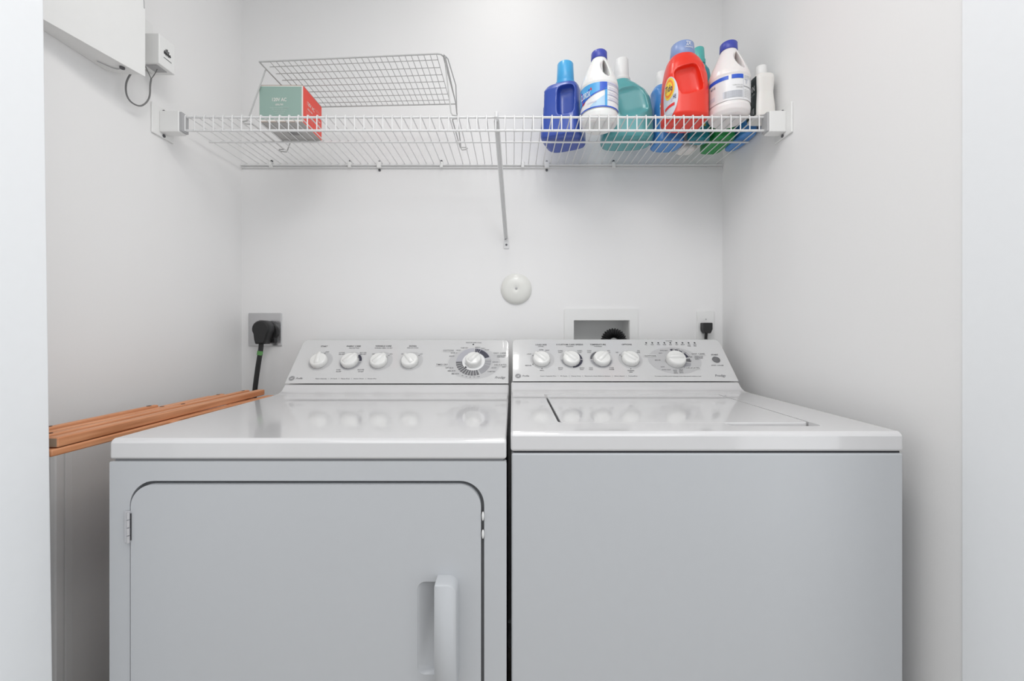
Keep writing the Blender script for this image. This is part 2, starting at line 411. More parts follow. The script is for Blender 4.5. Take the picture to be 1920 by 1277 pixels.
for (u, v, wd) in ((841, 657.5, 24), (829, 684, 24), (937, 662.5, 26), (938, 684.5, 26)):
    c = dinv(u, v); pr.poly([(c[0]-wd/1170, c[1]-.0055), (c[0]+wd/1170, c[1]-.0055), (c[0]+wd/1170, c[1]+.0055), (c[0]-wd/1170, c[1]+.0055)], 'console', 2)
lines(pr, dinv, [('START', 608, 649.6, 13), ('FABRIC CARE', 663.5, 649.3, 27), ('WRINKLE CARE', 719, 649.1, 31), ('SIGNAL', 774.5, 649, 15)], 'ink', .0060)
pr.lift = .0005
lines(pr, dinv, [('COTTONS', 841, 657.5, 20), ('TIMED DRY', 829, 684, 22), ('EASY CARE', 937, 662.5, 23), ('DELICATES', 938, 684.5, 23)], 'ink', .0060)
pr.lift = .0003
lines(pr, dinv, [('HEAT SETTING', 664, 653, 19), ('EXTENDED TUMBLE - NO HEAT', 719.5, 652.8, 34), ('END OF CYCLE', 774, 652.5, 21), ('START', 614, 660, 7),
    ('COTTONS', 641, 661.5, 11), ('MED HEAT', 641, 664.5, 11), ('EASY CARE', 681, 661.5, 12), ('MED HEAT', 681, 664.5, 12), ('NO HEAT', 635, 693.5, 8), ('FLUFF', 635, 697, 9), ('DELICATES', 676.5, 693.5, 12), ('LOW HEAT', 676.5, 697, 10),
    ('OFF', 700, 664, 5), ('ON', 733.5, 664, 5), ('OFF', 755, 664, 5), ('ON', 790, 664, 5),
    ('DAMP DRY', 871, 652.5, 14), ('LESS DRY', 860, 657, 9), ('DRY', 852, 662, 13), ('MORE DRY', 847.5, 668, 10), ('MORE DRY', 896, 651.5, 10), ('DRY', 906, 653.5, 8), ('LESS DRY', 913, 656, 9), ('WRINKLE FREE', 940, 667, 16), ('PERM PRESS', 939, 669.5, 14),
    ('MORE DRY', 929, 679, 11), ('DRY', 945, 688.5, 7), ('LESS DRY', 926, 690, 10), ('DAMP DRY', 921.5, 697, 14), ('70', 842.5, 690, 16), ('60', 846.5, 695.5, 15), ('50', 853.5, 701, 14),
    ('SENSOR DRY FABRIC CYCLES', 888, 642.7, 30), ('40', 867, 704.5, 3), ('30', 874.5, 706.5, 3), ('20', 881.5, 707.3, 3), ('10', 889, 707, 3), ('OFF', 897, 706.5, 5)], 'ink2', .0042)
for u, v in ((609, 663), (704, 667), (729, 667), (785.5, 667)):
    c = dinv(u, v); pr.poly([(c[0]-.002, c[1]-.001), (c[0]+.002, c[1]-.001), (c[0]+.001, c[1]+.003)], 'ink', 1)
lines(pr, dinv, [('Super Capacity   |   29 Cycle   |   Heavy Duty   |   Sensor Dryer   |   Sensor Dry', 648.5, 710.3, 110)], 'ink2', .0042)
def ge(pr, inv, u, v):
    c = inv(u, v); pr.disc(c[0], c[1], .0088, 'ink2', 0, 1, 1, 24); pr.arc(c[0], c[1], .0068, .0075, 0, 360, 'paper', 1)
    pr.text('GE', c[0], c[1], .0085, .0075, 'paper', 1, shear=.2)
    c = inv(u+14.5, v); pr.text('Profile', c[0], c[1], 12/600, .0065, 'ink2', 0, shear=.3)
ge(pr, dinv, 547, 709.5)
c = dinv(938, 708.5); pr.text('Prodigy', c[0], c[1], .032, .0115, 'ink2', 0, shear=.35)
pr.build('console_print', dcon)
for (u, v, a) in ((599, 679, 96), (656.5, 679, 50), (711, 679, 52), (769, 679, 132)): knob(dry, dfn, dinv(u, v), a)
knob(dry, dfn, E, 48, r=.026, h=.02, name='timer_knob', ext=.98)

# --- washer ---
WX0, WX1 = -.0025, .6800
was = empty('washing_machine', ((WX0+WX1)/2, 1.04, 0))
tag(was, 'white top-loading washing machine with a plain front, right of the dryer', 'washing machine')
WB, WT = -.2100, -.174
prof = [(.712, WB+.002), (.712, WT-.008), (.7145, WT-.0025), (.720, WT), (1.165, WT), (1.195, WT+.0015), (1.213, WT+.008), (1.2295, -.1515), (1.388, -.1515), (1.388, WB+.002)]
top = profile_panel('top_panel', was, prof, WX0, WX1, 'enamel', .005)
def cutbox(target, outline, z0, z1):
    c = MB().prism(outline, lambda p, z: (p[0], p[1], z), z0, z1, 'gap').build('cutter')
    md = target.modifiers.new('x', 'BOOLEAN'); md.object = c; md.operation = 'DIFFERENCE'; md.solver = 'EXACT'; md.material_mode = 'TRANSFER'
    bake(target); bpy.data.objects.remove(c)
lz = R(WT)
cutbox(top, rrect(.0885, .786, .5735, 1.142, .012, 5), lz-.012, lz+.02)
cutbox(top, rrect(.405, .757, .5735, .80, .012, 5), lz-.010, lz+.02)
for i, m_ in enumerate(top.data.materials):
    if m_ and m_.name.startswith('dark_gap'): top.data.materials[i] = M['enamel']
wn(top, 35)
MB().prism(rrect(.0945, .7885, .5726, 1.139, .014, 6), lambda p, z: (p[0], p[1], z), lz-.011, lz-.0005, 'enamel').build('lid', was, bevel=.0025)
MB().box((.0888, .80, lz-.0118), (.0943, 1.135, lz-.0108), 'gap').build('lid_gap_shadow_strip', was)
c = px(1360, 742.5, 1.118); MB().lathe([(.0025, 0), (.002, .0015), (.0003, .002)], lambda x, y, h: (c.x+x, 1.118+y, lz-.0005+h), 'shade', 12).build('lid_screw', was, smooth=True)
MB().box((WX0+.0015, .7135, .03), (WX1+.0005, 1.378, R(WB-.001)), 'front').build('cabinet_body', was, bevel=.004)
MB().box((WX0+.006, .7165, R(WB-.0035)), (WX1-.004, 1.37, R(WB+.004)), 'gap').build('top_seam', was)
MB().box((DX0+.006, .7135, R(TB-.003)), (DX1-.006, 1.37, R(TB+.004)), 'seam').build('top_seam', dry)
for x in (WX0+.04, WX1-.04):
    for y in (.76, 1.33): MB().tube([(x, y, 0), (x, y, .031)], .017, 'black', 12).build('leveling_foot', was, smooth=True)
wfn, winv, wL = console_fn(1.230, -.1488, 1.350, -.0275)
wcon = console('control_console', was, WX0+.004, WX1, 1.230, -.1488, 1.350, -.0275)
pr = Print(wfn)
KN = ((1015, 675, 138), (1071, 674.5, 136), (1128, 674.5, 45), (1181.5, 674.5, 140))
for u, v in ((1016, 674), (1071, 674), (1126, 674), (1181, 674)):
    c = winv(u+1, v); pr.disc(c[0], c[1], .0375, 'g1', 0)
c = winv(1072, 674); pr.arc(*c, .027, .034, 2, 88, 'g4', 1); pr.arc(*c, .027, .034, -3, -90, 'g4', 1); pr.arc(*c, .027, .034, -95, -178, 'g2', 1)
c = winv(1127, 674); pr.arc(*c, .027, .034, 110, 178, 'g3', 1); pr.arc(*c, .027, .034, -5, -175, 'g2', 1)
D = winv(1265, 675.5); pr.disc(*D, .083, 'g1', 0, 1, .66, 64)
E = winv(1267, 675)
for a0, a1, m_ in ((88, 98, 'g4'), (66, 78, 'g4'), (48, 60, 'g4'), (14, 38, 'g4'), (-12, 7, 'g3'), (-60, -18, 'g2')): pr.arc(*E, .030, .046, a0, a1, m_, 1)
pr.arc(*E, .050, .051, 10, 55, 'ink2', 1)
for k in range(9):
    c = winv(1211.5+k*11.35, 643); pr.disc(c[0], c[1], .0029, 'ink', 0, n=16)
for (u, v, wd) in ((1219.5, 667.5, 24), (1309, 664, 26), (1299, 690.5, 26)):
    c = winv(u, v); pr.poly([(c[0]-wd/1150, c[1]-.0055), (c[0]+wd/1150, c[1]-.0055), (c[0]+wd/1150, c[1]+.0055), (c[0]-wd/1150, c[1]+.0055)], 'console', 2)
lines(pr, winv, [('LOAD SIZE', 1014.5, 646.5, 21), ('4 CUSTOM CARE SPEEDS', 1068, 646.3, 51), ('TEMPERATURE', 1121, 646.3, 30), ('OPTIONS', 1175, 646.2, 19), ('START', 1340, 665.5, 13)], 'ink', .0060)
pr.lift = .0005
lines(pr, winv, [('COTTONS', 1219.5, 667.8, 21), ('EASY CARE', 1309, 664, 24), ('DELICATES', 1299, 690.3, 24)], 'ink', .0060)
pr.lift = .0003
lines(pr, winv, [('LEVEL', 1014.5, 649.7, 11), ('WASH/SPIN', 1068, 649.7, 14), ('WASH/RINSE', 1121, 649.7, 15), ('SUPER', 1015, 656, 8), ('RESET', 1026.5, 657, 8), ('LARGE', 992, 664, 8), ('MEDIUM', 990.5, 685.5, 11), ('SMALL', 1016, 694.6, 8),
    ('NORMAL', 1051, 658, 10), ('FAST', 1051, 661, 8), ('NORMAL', 1087, 658, 10), ('SLOW', 1087, 661, 7), ('GENTLE', 1051, 690, 9), ('SLOW', 1051, 693, 7), ('GENTLE', 1091, 690, 9), ('FAST', 1091, 693, 7),
    ('WARM', 1104.5, 658, 8), ('COLD', 1104.5, 661, 7), ('HOT', 1141, 658, 6), ('COLD', 1141, 661, 7), ('COLD', 1108, 690, 7), ('COLD', 1108, 693, 7), ('WARM', 1146.5, 690, 8), ('WARM', 1146.5, 693, 9),
    ('OFF', 1157, 661, 5), ('2ND', 1197, 658, 5), ('RINSE', 1197, 661, 6), ('EXTENDED', 1183, 695, 12), ('SPIN', 1183, 698, 6),
    ('CYCLE TIME', 1254, 639.5, 12), ('FILL', 1211.5, 646.3, 4), ('SOAK', 1223, 646.3, 6), ('WASH', 1234.5, 646.3, 6), ('RINSE', 1246, 646.3, 6), ('SPIN', 1257, 646.3, 5), ('HEAVY', 1269, 646.3, 5), ('MEDIUM', 1280, 646.3, 7), ('LIGHT', 1292, 646.3, 5), ('EXTRA', 1303, 646.3, 6), ('RINSE', 1292, 649, 6), ('SPIN', 1303, 649, 5),
    ('EXTRA HEAVY', 1245, 657.5, 15), ('HEAVY', 1238.5, 662.5, 7), ('MEDIUM', 1233, 675.5, 10), ('LIGHT', 1242.5, 688, 7), ('EXTRA LIGHT', 1249.5, 693.5, 16), ('HEAVY', 1261.5, 655, 7), ('SOAK', 1261.5, 657, 7), ('QUICK', 1271, 655, 6), ('RINSE', 1271, 657.5, 6),
    ('HEAVY', 1284, 662, 7), ('MEDIUM', 1293, 669.5, 9), ('LIGHT', 1293.5, 677, 7), ('WRINKLE FREE', 1310, 669, 16), ('PERM PRESS', 1310, 671.5, 15), ('KNITS', 1307, 674, 7),
    ('HAND', 1265.5, 694.5, 7), ('WASH', 1266, 697, 6), ('GENTLE', 1267, 699.5, 7), ('SILK', 1277, 693.5, 7), ('KNITS', 1277, 696, 7), ('GENTLE', 1277.5, 698.8, 7), ('STOP / PAUSE', 1345, 685.3, 22)], 'ink2', .0042)
lines(pr, winv, [('Super Capacity Plus   |   29 Cycle   |   Heavy Duty   |   Electronic Auto Balance System   |   Silent Guard   |   PerfectPlus', 1104, 705.5, 172)], 'ink2', .0042)
lines(pr, winv, [('To reduce wrinkles, avoid drying garments that exceed maximum load', 1271, 705.7, 82)], 'ink', .0036)
ge(pr, winv, 971.5, 705)
c = winv(1351, 705); pr.text('Prodigy', c[0], c[1], .032, .0115, 'ink2', 0, shear=.35)
for u, v in ((999, 667), (999, 683.5), (1016, 691.5), (1015, 660), (1022, 660.5), (1162, 666), (1194, 666), (1182.5, 692)):
    c = winv(u, v); pr.poly([(c[0]-.002, c[1]-.001), (c[0]+.002, c[1]-.001), (c[0]+.001, c[1]+.003)], 'ink', 1)
pr.build('console_print', wcon)
for (u, v, a) in KN: knob(was, wfn, winv(u, v+1), a)
knob(was, wfn, winv(1266, 677), 184, r=.030, h=.020, name='cycle_knob', ext=1.02)
c = winv(1342.5, 674.8)
MB().lathe([(.0118, .0004), (.0118, .0025), (.0105, .0035), (.0003, .0036)], lambda x, y, h: wfn(c[0]+x, c[1]+y, h), 'button', 28).build('start_button', was, smooth=True)

# ---------------- wire shelf ----------------
DZ, YF = R(.587), 1.112          # deck height, front edge
SX0, SX1 = -.892, .690
shelf = empty('wire_shelf', (0, YB, DZ))
tag(shelf, 'long white wire shelf spanning the closet above the washer and dryer', 'shelf')
LIP = .0415
MB().tube([(SX0, YF+.004, DZ-.0045), (SX1, YF+.004, DZ-.0045)], .0030, 'wire', 10).build('front_rail', shelf, smooth=True)
MB().tube([(SX0, YF+.002, DZ-LIP), (SX1, YF+.002, DZ-LIP)], .0032, 'wire', 10).build('front_rail', shelf, smooth=True)
MB().tube([(-.930, 1.262, DZ-.0045), (.727, 1.262, DZ-.0045)], .0028, 'wire', 10).build('middle_rail', shelf, smooth=True)
MB().tube([(XL+.003, YB-.006, DZ-.0045), (XR-.004, YB-.006, DZ-.0045)], .0032, 'wire', 10).build('back_rail', shelf, smooth=True)
MB().tube([(XL+.003, YB-.004, DZ-.0135), (XR-.004, YB-.004, DZ-.0135)], .0022, 'wire', 8).build('back_rail', shelf, smooth=True)
step = .02545; w0 = None; x = SX0+.008
while x < SX1-.003:
    if w0 is None:
        w0 = MB().tube([(x, YB-.004, DZ), (x, YF+.004, DZ), (x, YF-.0005, DZ-.0015), (x, YF-.002, DZ-.006), (x, YF-.002, DZ-LIP-.003)], .0017, 'wire', 6).build('deck_wire', shelf, smooth=True)
        xw = x
    else:
        o = w0.copy(); COL.objects.link(o); o.parent = shelf; o.location = (x-xw, 0, 0)
    x += step
for xx in (-.925, .712):          # short deck wires beyond the end caps
    MB().tube([(xx, YB-.004, DZ), (xx, 1.20, DZ)], .0017, 'wire', 6).build('deck_wire', shelf, smooth=True)
for (u, big) in ((510, 0), (657, 0), (712, 1), (828, 0), (980, 0), (1025, 1), (1150, 0)):
    xx = (u-960)*YB/F; s_ = .006 if not big else .008
    cl = MB().box((xx-s_, YB-.012, DZ-.012-s_*.6), (xx+s_, YB, DZ+.006), 'plastic').build('wall_clip', shelf, bevel=.003)
    for zz in ((DZ+.010,) if not big else (DZ+.008, DZ-.021)):
        MB().lathe([(.0042, 0), (.0042, .003), (.0003, .0045)], lambda x_, y_, h: (xx+x_, YB-h, zz+y_), 'screw' if big or u != 980 else 'plastic', 12).build('screw', cl, smooth=True)
for side, xw_, xi in (('l', XL, SX0+.001), ('r', XR, SX1-.001)):
    sg = 1 if side == 'l' else -1
    pl = MB().box((min(xw_, xw_+sg*.005), YF-.035, DZ-.063), (max(xw_, xw_+sg*.005), YF+.035, DZ+.018), 'plastic').build('end_bracket', shelf, bevel=.002)
    a, c_ = sorted((xw_+sg*.004, xi))
    MB().box((a, YF-.014, DZ-.052), (c_, YF+.014, DZ+.005), 'plastic').build('bracket_sleeve', pl, bevel=.003)
    a, c_ = sorted((xi-sg*.001, xi+sg*.006))
    MB().box((a, YF-.012, DZ-.048), (c_, YF+.012, DZ+.002), 'shade').build('sleeve_opening_shade', pl)  # solid grey inset stands for the shade inside the open sleeve end
    for zz in (DZ+.009, DZ-.057):
        MB().lathe([(.0042, 0), (.0042, .002), (.0003, .0035)], lambda x_, y_, h: (xw_+sg*(.005+h), YF+.0+x_, zz+y_), 'screw', 12).build('screw', pl, smooth=True)
# diagonal brace, a folded strip from the front rail down to the wall
br = empty('shelf_brace', (-.020, YB, R(.29)))
tag(br, 'white metal diagonal brace from the shelf front down to the back wall', 'bracket')
pa, pb = Vector((-.042, YF+.006, DZ-.008)), Vector((-.0205, YB-.008, R(.325)))
d = (pb-pa).normalized(); sx_ = Vector((1, 0, 0)); nrm = d.cross(sx_).normalized()
def chan(p, q, w0_, w1_, dep, m_='wire'):
    vs = []
    for c_, w_ in ((p, w0_), (q, w1_)):
        for (a, e) in ((-1, 0), (-1, 1), (-.62, 1), (-.62, .25), (.62, .25), (.62, 1), (1, 1), (1, 0)):
            vs.append(c_ + sx_*a*w_ + nrm*e*dep)
    return MB().add(vs, [list(range(8))[::-1], list(range(8, 16))]+[(i, (i+1) % 8, 8+(i+1) % 8, 8+i) for i in range(8)], m_)
chan(pa, pb, .0075, .0072, .008).build('brace_arm', br, bevel=.001)
MB().tube([(-.042, YF+.004, DZ-.0045-.009), (-.042, YF-.006, DZ-.0045-.003), (-.042, YF-.0065, DZ+.003), (-.042, YF+.002, DZ+.0065), (-.042, YF+.010, DZ+.003), (-.042, YF+.012, DZ-.010)], .0045, 'wire', 8, flat=1).build('brace_hook', br, smooth=True)
q = [(-.0095, 0), (.0095, 0), (.0095, .012), (.0065, .036), (-.0065, .036), (-.0095, .012)]
ft = MB().prism([(x_-.0195, z_+R(.291)) for x_, z_ in q], lambda p, y: (p[0], y, p[1]), YB-.004, YB, 'wire').build('brace_foot', br, bevel=.0012)
MB().lathe([(.0035, 0), (.0035, .002), (.0003, .003)], lambda x_, y_, h: (-.0195+x_, YB-.004-h, R(.304)+y_), 'screw', 12).build('screw', br, smooth=True)

# ---------------- folding rack standing on the shelf ----------------
S0 = DZ+.0018
rack = empty('wire_rack', (-.44, 1.215, S0))
tag(rack, 'grey-white wire helper rack with a grid top, over the carton on the shelf', 'rack')
A, B_, C_, D_ = Vector((-.688, 1.118, R(.735))), Vector((-.183, 1.085, R(.735))), Vector((-.181, 1.325, R(.735))), Vector((-.686, 1.345, R(.735)))
def q4(a, b): return A*(1-a)*(1-b)+B_*a*(1-b)+C_*a*b+D_*(1-a)*b
MB().tube([q4(.0, .0), q4(.97, 0), q4(.99, .01), q4(1, .05), q4(1, 1), q4(0, 1), q4(0, 0)], .0022, 'rackwire', 8).build('rack_frame', rack, smooth=True)
for k in range(7):
    t = (k+.75)/7.5
    MB().tube([q4(.03, t), q4(.965, t)], .0012, 'rackwire', 6).build('long_wire', rack, smooth=True)
for k in range(28):
    t = .055+.91*k/27
    MB().tube([q4(t, .01)+Vector((0, 0, .0016)), q4(t, .99)+Vector((0, 0, .0016))], .0010, 'rackwire', 6).build('cross_wire', rack, smooth=True)
def leg(xs, xf, y0, y1, s_):
    zt, zb = R(.733), S0+.002
    P = [(xs, y0, zt), (xf, y0-.0, zb+.006), (xf+s_*.004, y0, zb)]
    loop = lambda yy, dy: [(xf+s_*.004, yy, zb), (xf+s_*.018, yy+dy*.004, zb), (xf+s_*.022, yy+dy*.012, zb), (xf+s_*.016, yy+dy*.018, zb), (xf+s_*.002, yy+dy*.019, zb)]
    a = MB().tube(P + loop(y0, 1), .0019, 'rackwire', 8).build('rack_leg', rack, smooth=True)
    MB().tube([(xf+s_*.002, y0+.019, zb), (xf, y0+.03, zb), (xf, y1-.02, zb)], .0019, 'rackwire', 8).build('foot_bar', rack, smooth=True)
    P = [(xs, y1, zt), (xf, y1, zb+.006), (xf+s_*.004, y1, zb)]
    MB().tube(P + loop(y1, -1), .0019, 'rackwire', 8).build('rack_leg', rack, smooth=True)
leg(-.182, -.166, 1.120, 1.335, 1)
leg(-.690, -.738, 1.150, 1.350, -1)
MB().tube([(-.181, 1.09, R(.735)), (-.174, 1.115, R(.741)), (-.160, 1.17, R(.702)), (-.164, 1.22, R(.655))], .0017, 'rackwire', 8).build('folding_link', rack, smooth=True)
MB().tube([(-.178, 1.095, R(.733)), (-.170, 1.24, R(.690)), (-.166, 1.33, R(.605))], .0017, 'rackwire', 8).build('folding_link', rack, smooth=True)

# ---------------- carton ----------------
cx0, cx1, cy0, cy1, cz0, cz1 = -.712, -.588, 1.155, 1.268, S0, S0+.104
car = empty('carton', ((cx0+cx1)/2, (cy0+cy1)/2, cz0))
tag(car, 'small cardboard carton, sage green front and red side, printed 120V AC', 'box')
b = MB(); b.box((cx0, cy0, cz0), (cx1, cy1, cz1), 'card_w')
cb = b.build('carton_body', car, bevel=.0008)
MB().box((cx0+.001, cy0+.0004, cz1-.0002), (cx1-.001, cy1, cz1+.0012), 'card_b').build('lid_flap', car)
pf = Print(lambda u, v, d_: Vector((u, cy0-d_, v)), .0003)
pf.poly([(cx0+.002, cz0+.008), (cx1-.0035, cz0+.008), (cx1-.0035, cz1-.0035), (cx0+.002, cz1-.003)], 'card_g')
pf.poly([(cx0+.002, cz0+.0004), (cx1-.001, cz0+.0004), (cx1-.001, cz0+.0018), (cx0+.002, cz0+.0018)], 'card_b')
mx = (cx0+cx1)/2-.004
pf.text('120V AC', mx, cz0+.064, .040, .010, 'card_w'); pf.text('60Hz 9W', mx, cz0+.050, .022, .0055, 'card_w')
for k, (t, wd) in enumerate((('WORKS WITH STANDARD DIMMERS', .054), ('FOR INDOOR USE ONLY', .042), ('DAMP LOCATIONS', .032), ('WARM WHITE', .024))): pf.text(t, mx, cz0+.041-k*.0052, wd, .0034, 'card_p')
pf.build('front_print', cb)
pf = Print(lambda u, v, d_: Vector((cx1+d_, u, v)), .0003)
pf.poly([(cy0+.0005, cz0+.0005), (cy1-.0005, cz0+.0005), (cy1-.0005, cz1-.0005), (cy0+.0005, cz1-.0005)], 'card_r')
pf.text('120V AC', cy0+.045, cz0+.068, .042, .011, 'card_w'); pf.text('60Hz 9W', cy0+.040, cz0+.052, .030, .006, 'card_w'); pf.text('LED', cy0+.085, cz0+.075, .028, .006, 'card_rp')
for k in range(5): pf.text('SAFE EVERYDAY LIGHTING', cy0+.036, cz0+.042-k*.0055, .04, .0034, 'card_rp')
for k in range(4): pf.text('1234', cy0+.090, cz0+.050-k*.010, .026, .007, 'card_w' if k < 1 else 'card_rp')
pf.build('side_print', cb)
pf = Print(lambda u, v, d_: Vector((u, v, cz0-d_)), .0003)
pf.poly([(cx0+.001, cy0+.001), (cx1-.001, cy0+.001), (cx1-.001, cy1-.001), (cx0+.001, cy1-.001)], 'card_u')
for k in range(9): pf.poly([(cx0+.05+k*.004, cy0+.045), (cx0+.052+k*.004, cy0+.045), (cx0+.052+k*.004, cy0+.075), (cx0+.05+k*.004, cy0+.075)], 'ink2', 1)
pf.build('bottom_print', cb)

# ---------------- bottles ----------------
def interp(sec, z):
    if z <= sec[0][0]: return sec[0]
    for a, c_ in zip(sec, sec[1:]):
        if z <= c_[0]:
            t = (z-a[0])/(c_[0]-a[0]); return tuple(p*(1-t)+q_*t for p, q_ in zip(a, c_))
    return sec[-1]
def surf(sec):        # section: (z, rx, ry, n, ox, oy)
    def fn(th, z, d_=0):
        s_ = interp(sec, z); c_, s2 = math.cos(th), math.sin(th)
        r_ = ((abs(c_)/s_[1])**s_[3] + (abs(s2)/s_[2])**s_[3])**(-1/s_[3])
        return Vector(((r_+d_)*c_+s_[4], (r_+d_)*s2+s_[5], z))
    return fn
def loftmesh(mb, sec, m_, seg=48):
    fn = surf(sec); vs = []; fs = []
    for s_ in sec:
        for k in range(seg): vs.append(fn(2*PI*k/seg, s_[0]))
    n_ = len(sec)
    for i in range(n_-1):
        for k in range(seg):
            k2 = (k+1) % seg; fs.append((i*seg+k, i*seg+k2, (i+1)*seg+k2, (i+1)*seg+k))
    fs += [list(range(seg))[::-1], [(n_-1)*seg+k for k in range(seg)]]
    mb.add(vs, fs, m_)
def cutter(kind, c_, r_, rot=None):
    bm = bmesh.new(); bmesh.ops.create_icosphere(bm, subdivisions=4, radius=1)
    for v in bm.verts:
        if kind == 'box':      # superellipsoid
            p = v.co; e = 5; k = (abs(p.x)**e+abs(p.y)**e+abs(p.z)**e)**(-1/e); v.co = p*k
        v.co = Vector((v.co.x*r_[0], v.co.y*r_[1], v.co.z*r_[2]))
    if rot: bmesh.ops.rotate(bm, verts=bm.verts, matrix=Matrix.Rotation(rot[0], 3, rot[1]))
    bmesh.ops.translate(bm, verts=bm.verts, vec=c_)
    me = bpy.data.meshes.new('cut'); bm.to_mesh(me); bm.free(); o = bpy.data.objects.new('cut', me); COL.objects.link(o); return o
def body(parent, sec, m_, cuts=(), adds=(), voxel=.0022, it=5, name='bottle_body'):
    mb = MB(); loftmesh(mb, sec, m_)
    o = mb.build(name, parent, local=True)
    tmp = []
    o.parent = None
    for k, lst in (('DIFFERENCE', cuts), ('UNION', adds)):
        for c_ in lst:
            q_ = cutter(*c_); tmp.append(q_); md = o.modifiers.new('x', 'BOOLEAN'); md.object = q_; md.operation = k; md.solver = 'EXACT'
    md = o.modifiers.new('r', 'REMESH'); md.mode = 'VOXEL'; md.voxel_size = voxel
    md = o.modifiers.new('s', 'SMOOTH'); md.factor = .5; md.iterations = it
    bake(o)
    for q_ in tmp: bpy.data.objects.remove(q_)
    if not o.data.materials: o.data.materials.append(M[m_])
    else: o.data.materials[0] = M[m_]
    for p in o.data.polygons: p.use_smooth = True; p.material_index = 0
    o.parent = parent
    return o
def cap(parent, z0, z1, r0, r1, m_, ox=0, oy=0, ribs=0, name='cap', collar=None):
    mb = MB(); seg = 48; prof = [(r0*.98, z0), (r0, z0+.001), (r1, z1-.002), (r1*.94, z1), (.0004, z1+.0002)]
    vs = []; fs = []
    for i, (r_, z_) in enumerate(prof):
        for k in range(seg):
            q_ = 2*PI*k/seg; rr = r_*(1+(.025 if ribs and k % 2 and i < 3 else 0)); vs.append((ox+rr*math.cos(q_), oy+rr*math.sin(q_), z_))
    for i in range(4):
        for k in range(seg):
            k2 = (k+1) % seg; fs.append((i*seg+k, i*seg+k2, (i+1)*seg+k2, (i+1)*seg+k))
    fs.append(list(range(seg))[::-1])
    mb.add(vs, fs, m_)
    o = mb.build(name, parent, local=True, smooth=True)
    if collar:
        MB().lathe([(collar[2]*.97, collar[0]), (collar[2], collar[0]+.001), (collar[2], collar[1]-.001), (collar[2]*.95, collar[1])], lambda x_, y_, h: (ox+x_, oy+y_, h), collar[3], 40).build('collar', parent, local=True, smooth=True)
    return o
def label_fn(sec, th0):
    s_ = surf(sec)
    def fn(u, v, d_):   # u = degrees around from th0 (viewer's right positive), v = height
        return s_(math.radians(th0+u), v, d_+.0006)
    return fn
def bottle(name, loc, rz, label, group='bottles on the wire shelf'):
    o = empty(name, (loc[0], loc[1], S0), math.radians(rz)); tag(o, label, 'bottle', group); return o

# 1 royal blue jug, corner pocket handle
t = bottle('detergent_jug', (.162, 1.292), -23, 'royal blue plastic jug with light blue cap, leftmost bottle on the shelf')
sec = [(0, .050, .052, 4, 0, 0), (.004, .060, .062, 4.5, 0, 0), (.012, .063, .064, 5, 0, 0), (.10, .061, .062, 5, 0, 0), (.150, .057, .058, 4.5, 0, 0), (.166, .050, .050, 4, .002, 0), (.178, .034, .034, 3, .004, 0), (.184, .026, .026, 2, .006, 0), (.188, .025, .025, 2, .006, 0)]
body(t, sec, 'blue', cuts=[('box', (.022, -.062, .108), (.026, .030, .045)), ('box', (-.060, -.052, .112), (.014, .030, .042)), ('ell', (.068, -.01, .11), (.012, .035, .05))])
cap(t, .186, .250, .0275, .0250, 'sky', .006, 0, collar=(.176, .190, .031, 'sky'))

# bleach bottles
def bleach_bottle(loc, rz, label, body_m, shape='printed'):
    t = bottle('bleach_bottle', loc, rz, label)
    sec = [(0, .042, .042, 2, 0, 0), (.003, .047, .047, 2, 0, 0), (.012, .053, .053, 2, 0, 0), (.026, .0545, .0545, 2, 0, 0), (.030, .053, .053, 2, 0, 0), (.104, .053, .053, 2, 0, 0), (.109, .0545, .0545, 2, 0, 0), (.122, .052, .052, 2, 0, 0),
           (.140, .045, .045, 2, 0, 0), (.165, .034, .034, 2, 0, 0), (.185, .025, .025, 2, 0, 0), (.194, .021, .021, 2, 0, 0), (.200, .019, .019, 2, 0, 0)]
    body(t, sec, body_m, cuts=[('ell', (.0130, 0, .150), (.0062, .08, .034), (math.radians(-10), 'Y')), ('ell', (.0085, -.040, .150), (.012, .018, .034), (math.radians(-10), 'Y'))], voxel=.0018, it=3)
    cp = cap(t, .194, .2165, .0225, .0220, 'capblue', ribs=1)
    return t, sec
t, sec = bleach_bottle((.252, 1.188), 0, 'white bleach bottle with blue cap and blue wraparound label', 'bleach')
pl = Print(label_fn(sec, -90), .0004)
pl.grid(-90, .032, 75, .102, 'p_white', 0, 40, 4)
pl.grid(-90, .070, 12, .102, 'p_sky', 1, 24, 6, ufn=lambda a, b_: (-90+102*a, (.046+.040*a**.8)*(1-b_)+.102*b_))
pl.grid(-20, .085, 12, .102, 'p_blue', 2, 8, 4, ufn=lambda a, b_: (-10+22*a, (.078+.010*a)*(1-b_)+.102*b_))
pl.grid(0, 0, 1, 1, 'p_blue', 3, 24, 1, ufn=lambda a, b_: (-90+102*a, (.046+.040*a**.8)-.0035*b_))
pl.grid(-50, .034, 12, .070, 'p_pale', 1, 12, 3, ufn=lambda a, b_: (-40+52*a, .034+(.006+.030*a)*b_)); pl.grid(5, .034, 12, .082, 'p_sky', 2, 3, 3)
pl.grid(-90, .0325, 75, .036, 'p_blue', 3, 30, 1)
pl.mb.add([pl.fn(*p, .0014) for p in ((-78, .092), (-36, .092), (-33, .086), (-62, .052), (-70, .052))], [(0, 1, 2, 3, 4)], 'p_red')
pl.mb.add([pl.fn(*p, .0020) for p in ((-74, .0885), (-40, .0885), (-39, .086), (-62, .058), (-68, .058))], [(0, 1, 2, 3, 4)], 'p_blue')
pl.text('CLOROX', -56, .0745, 38, .017, 'p_white', 6, rot=0)
pl.text('CONCENTRATED', -34, .049, 30, .004, 'p_lil', 3)
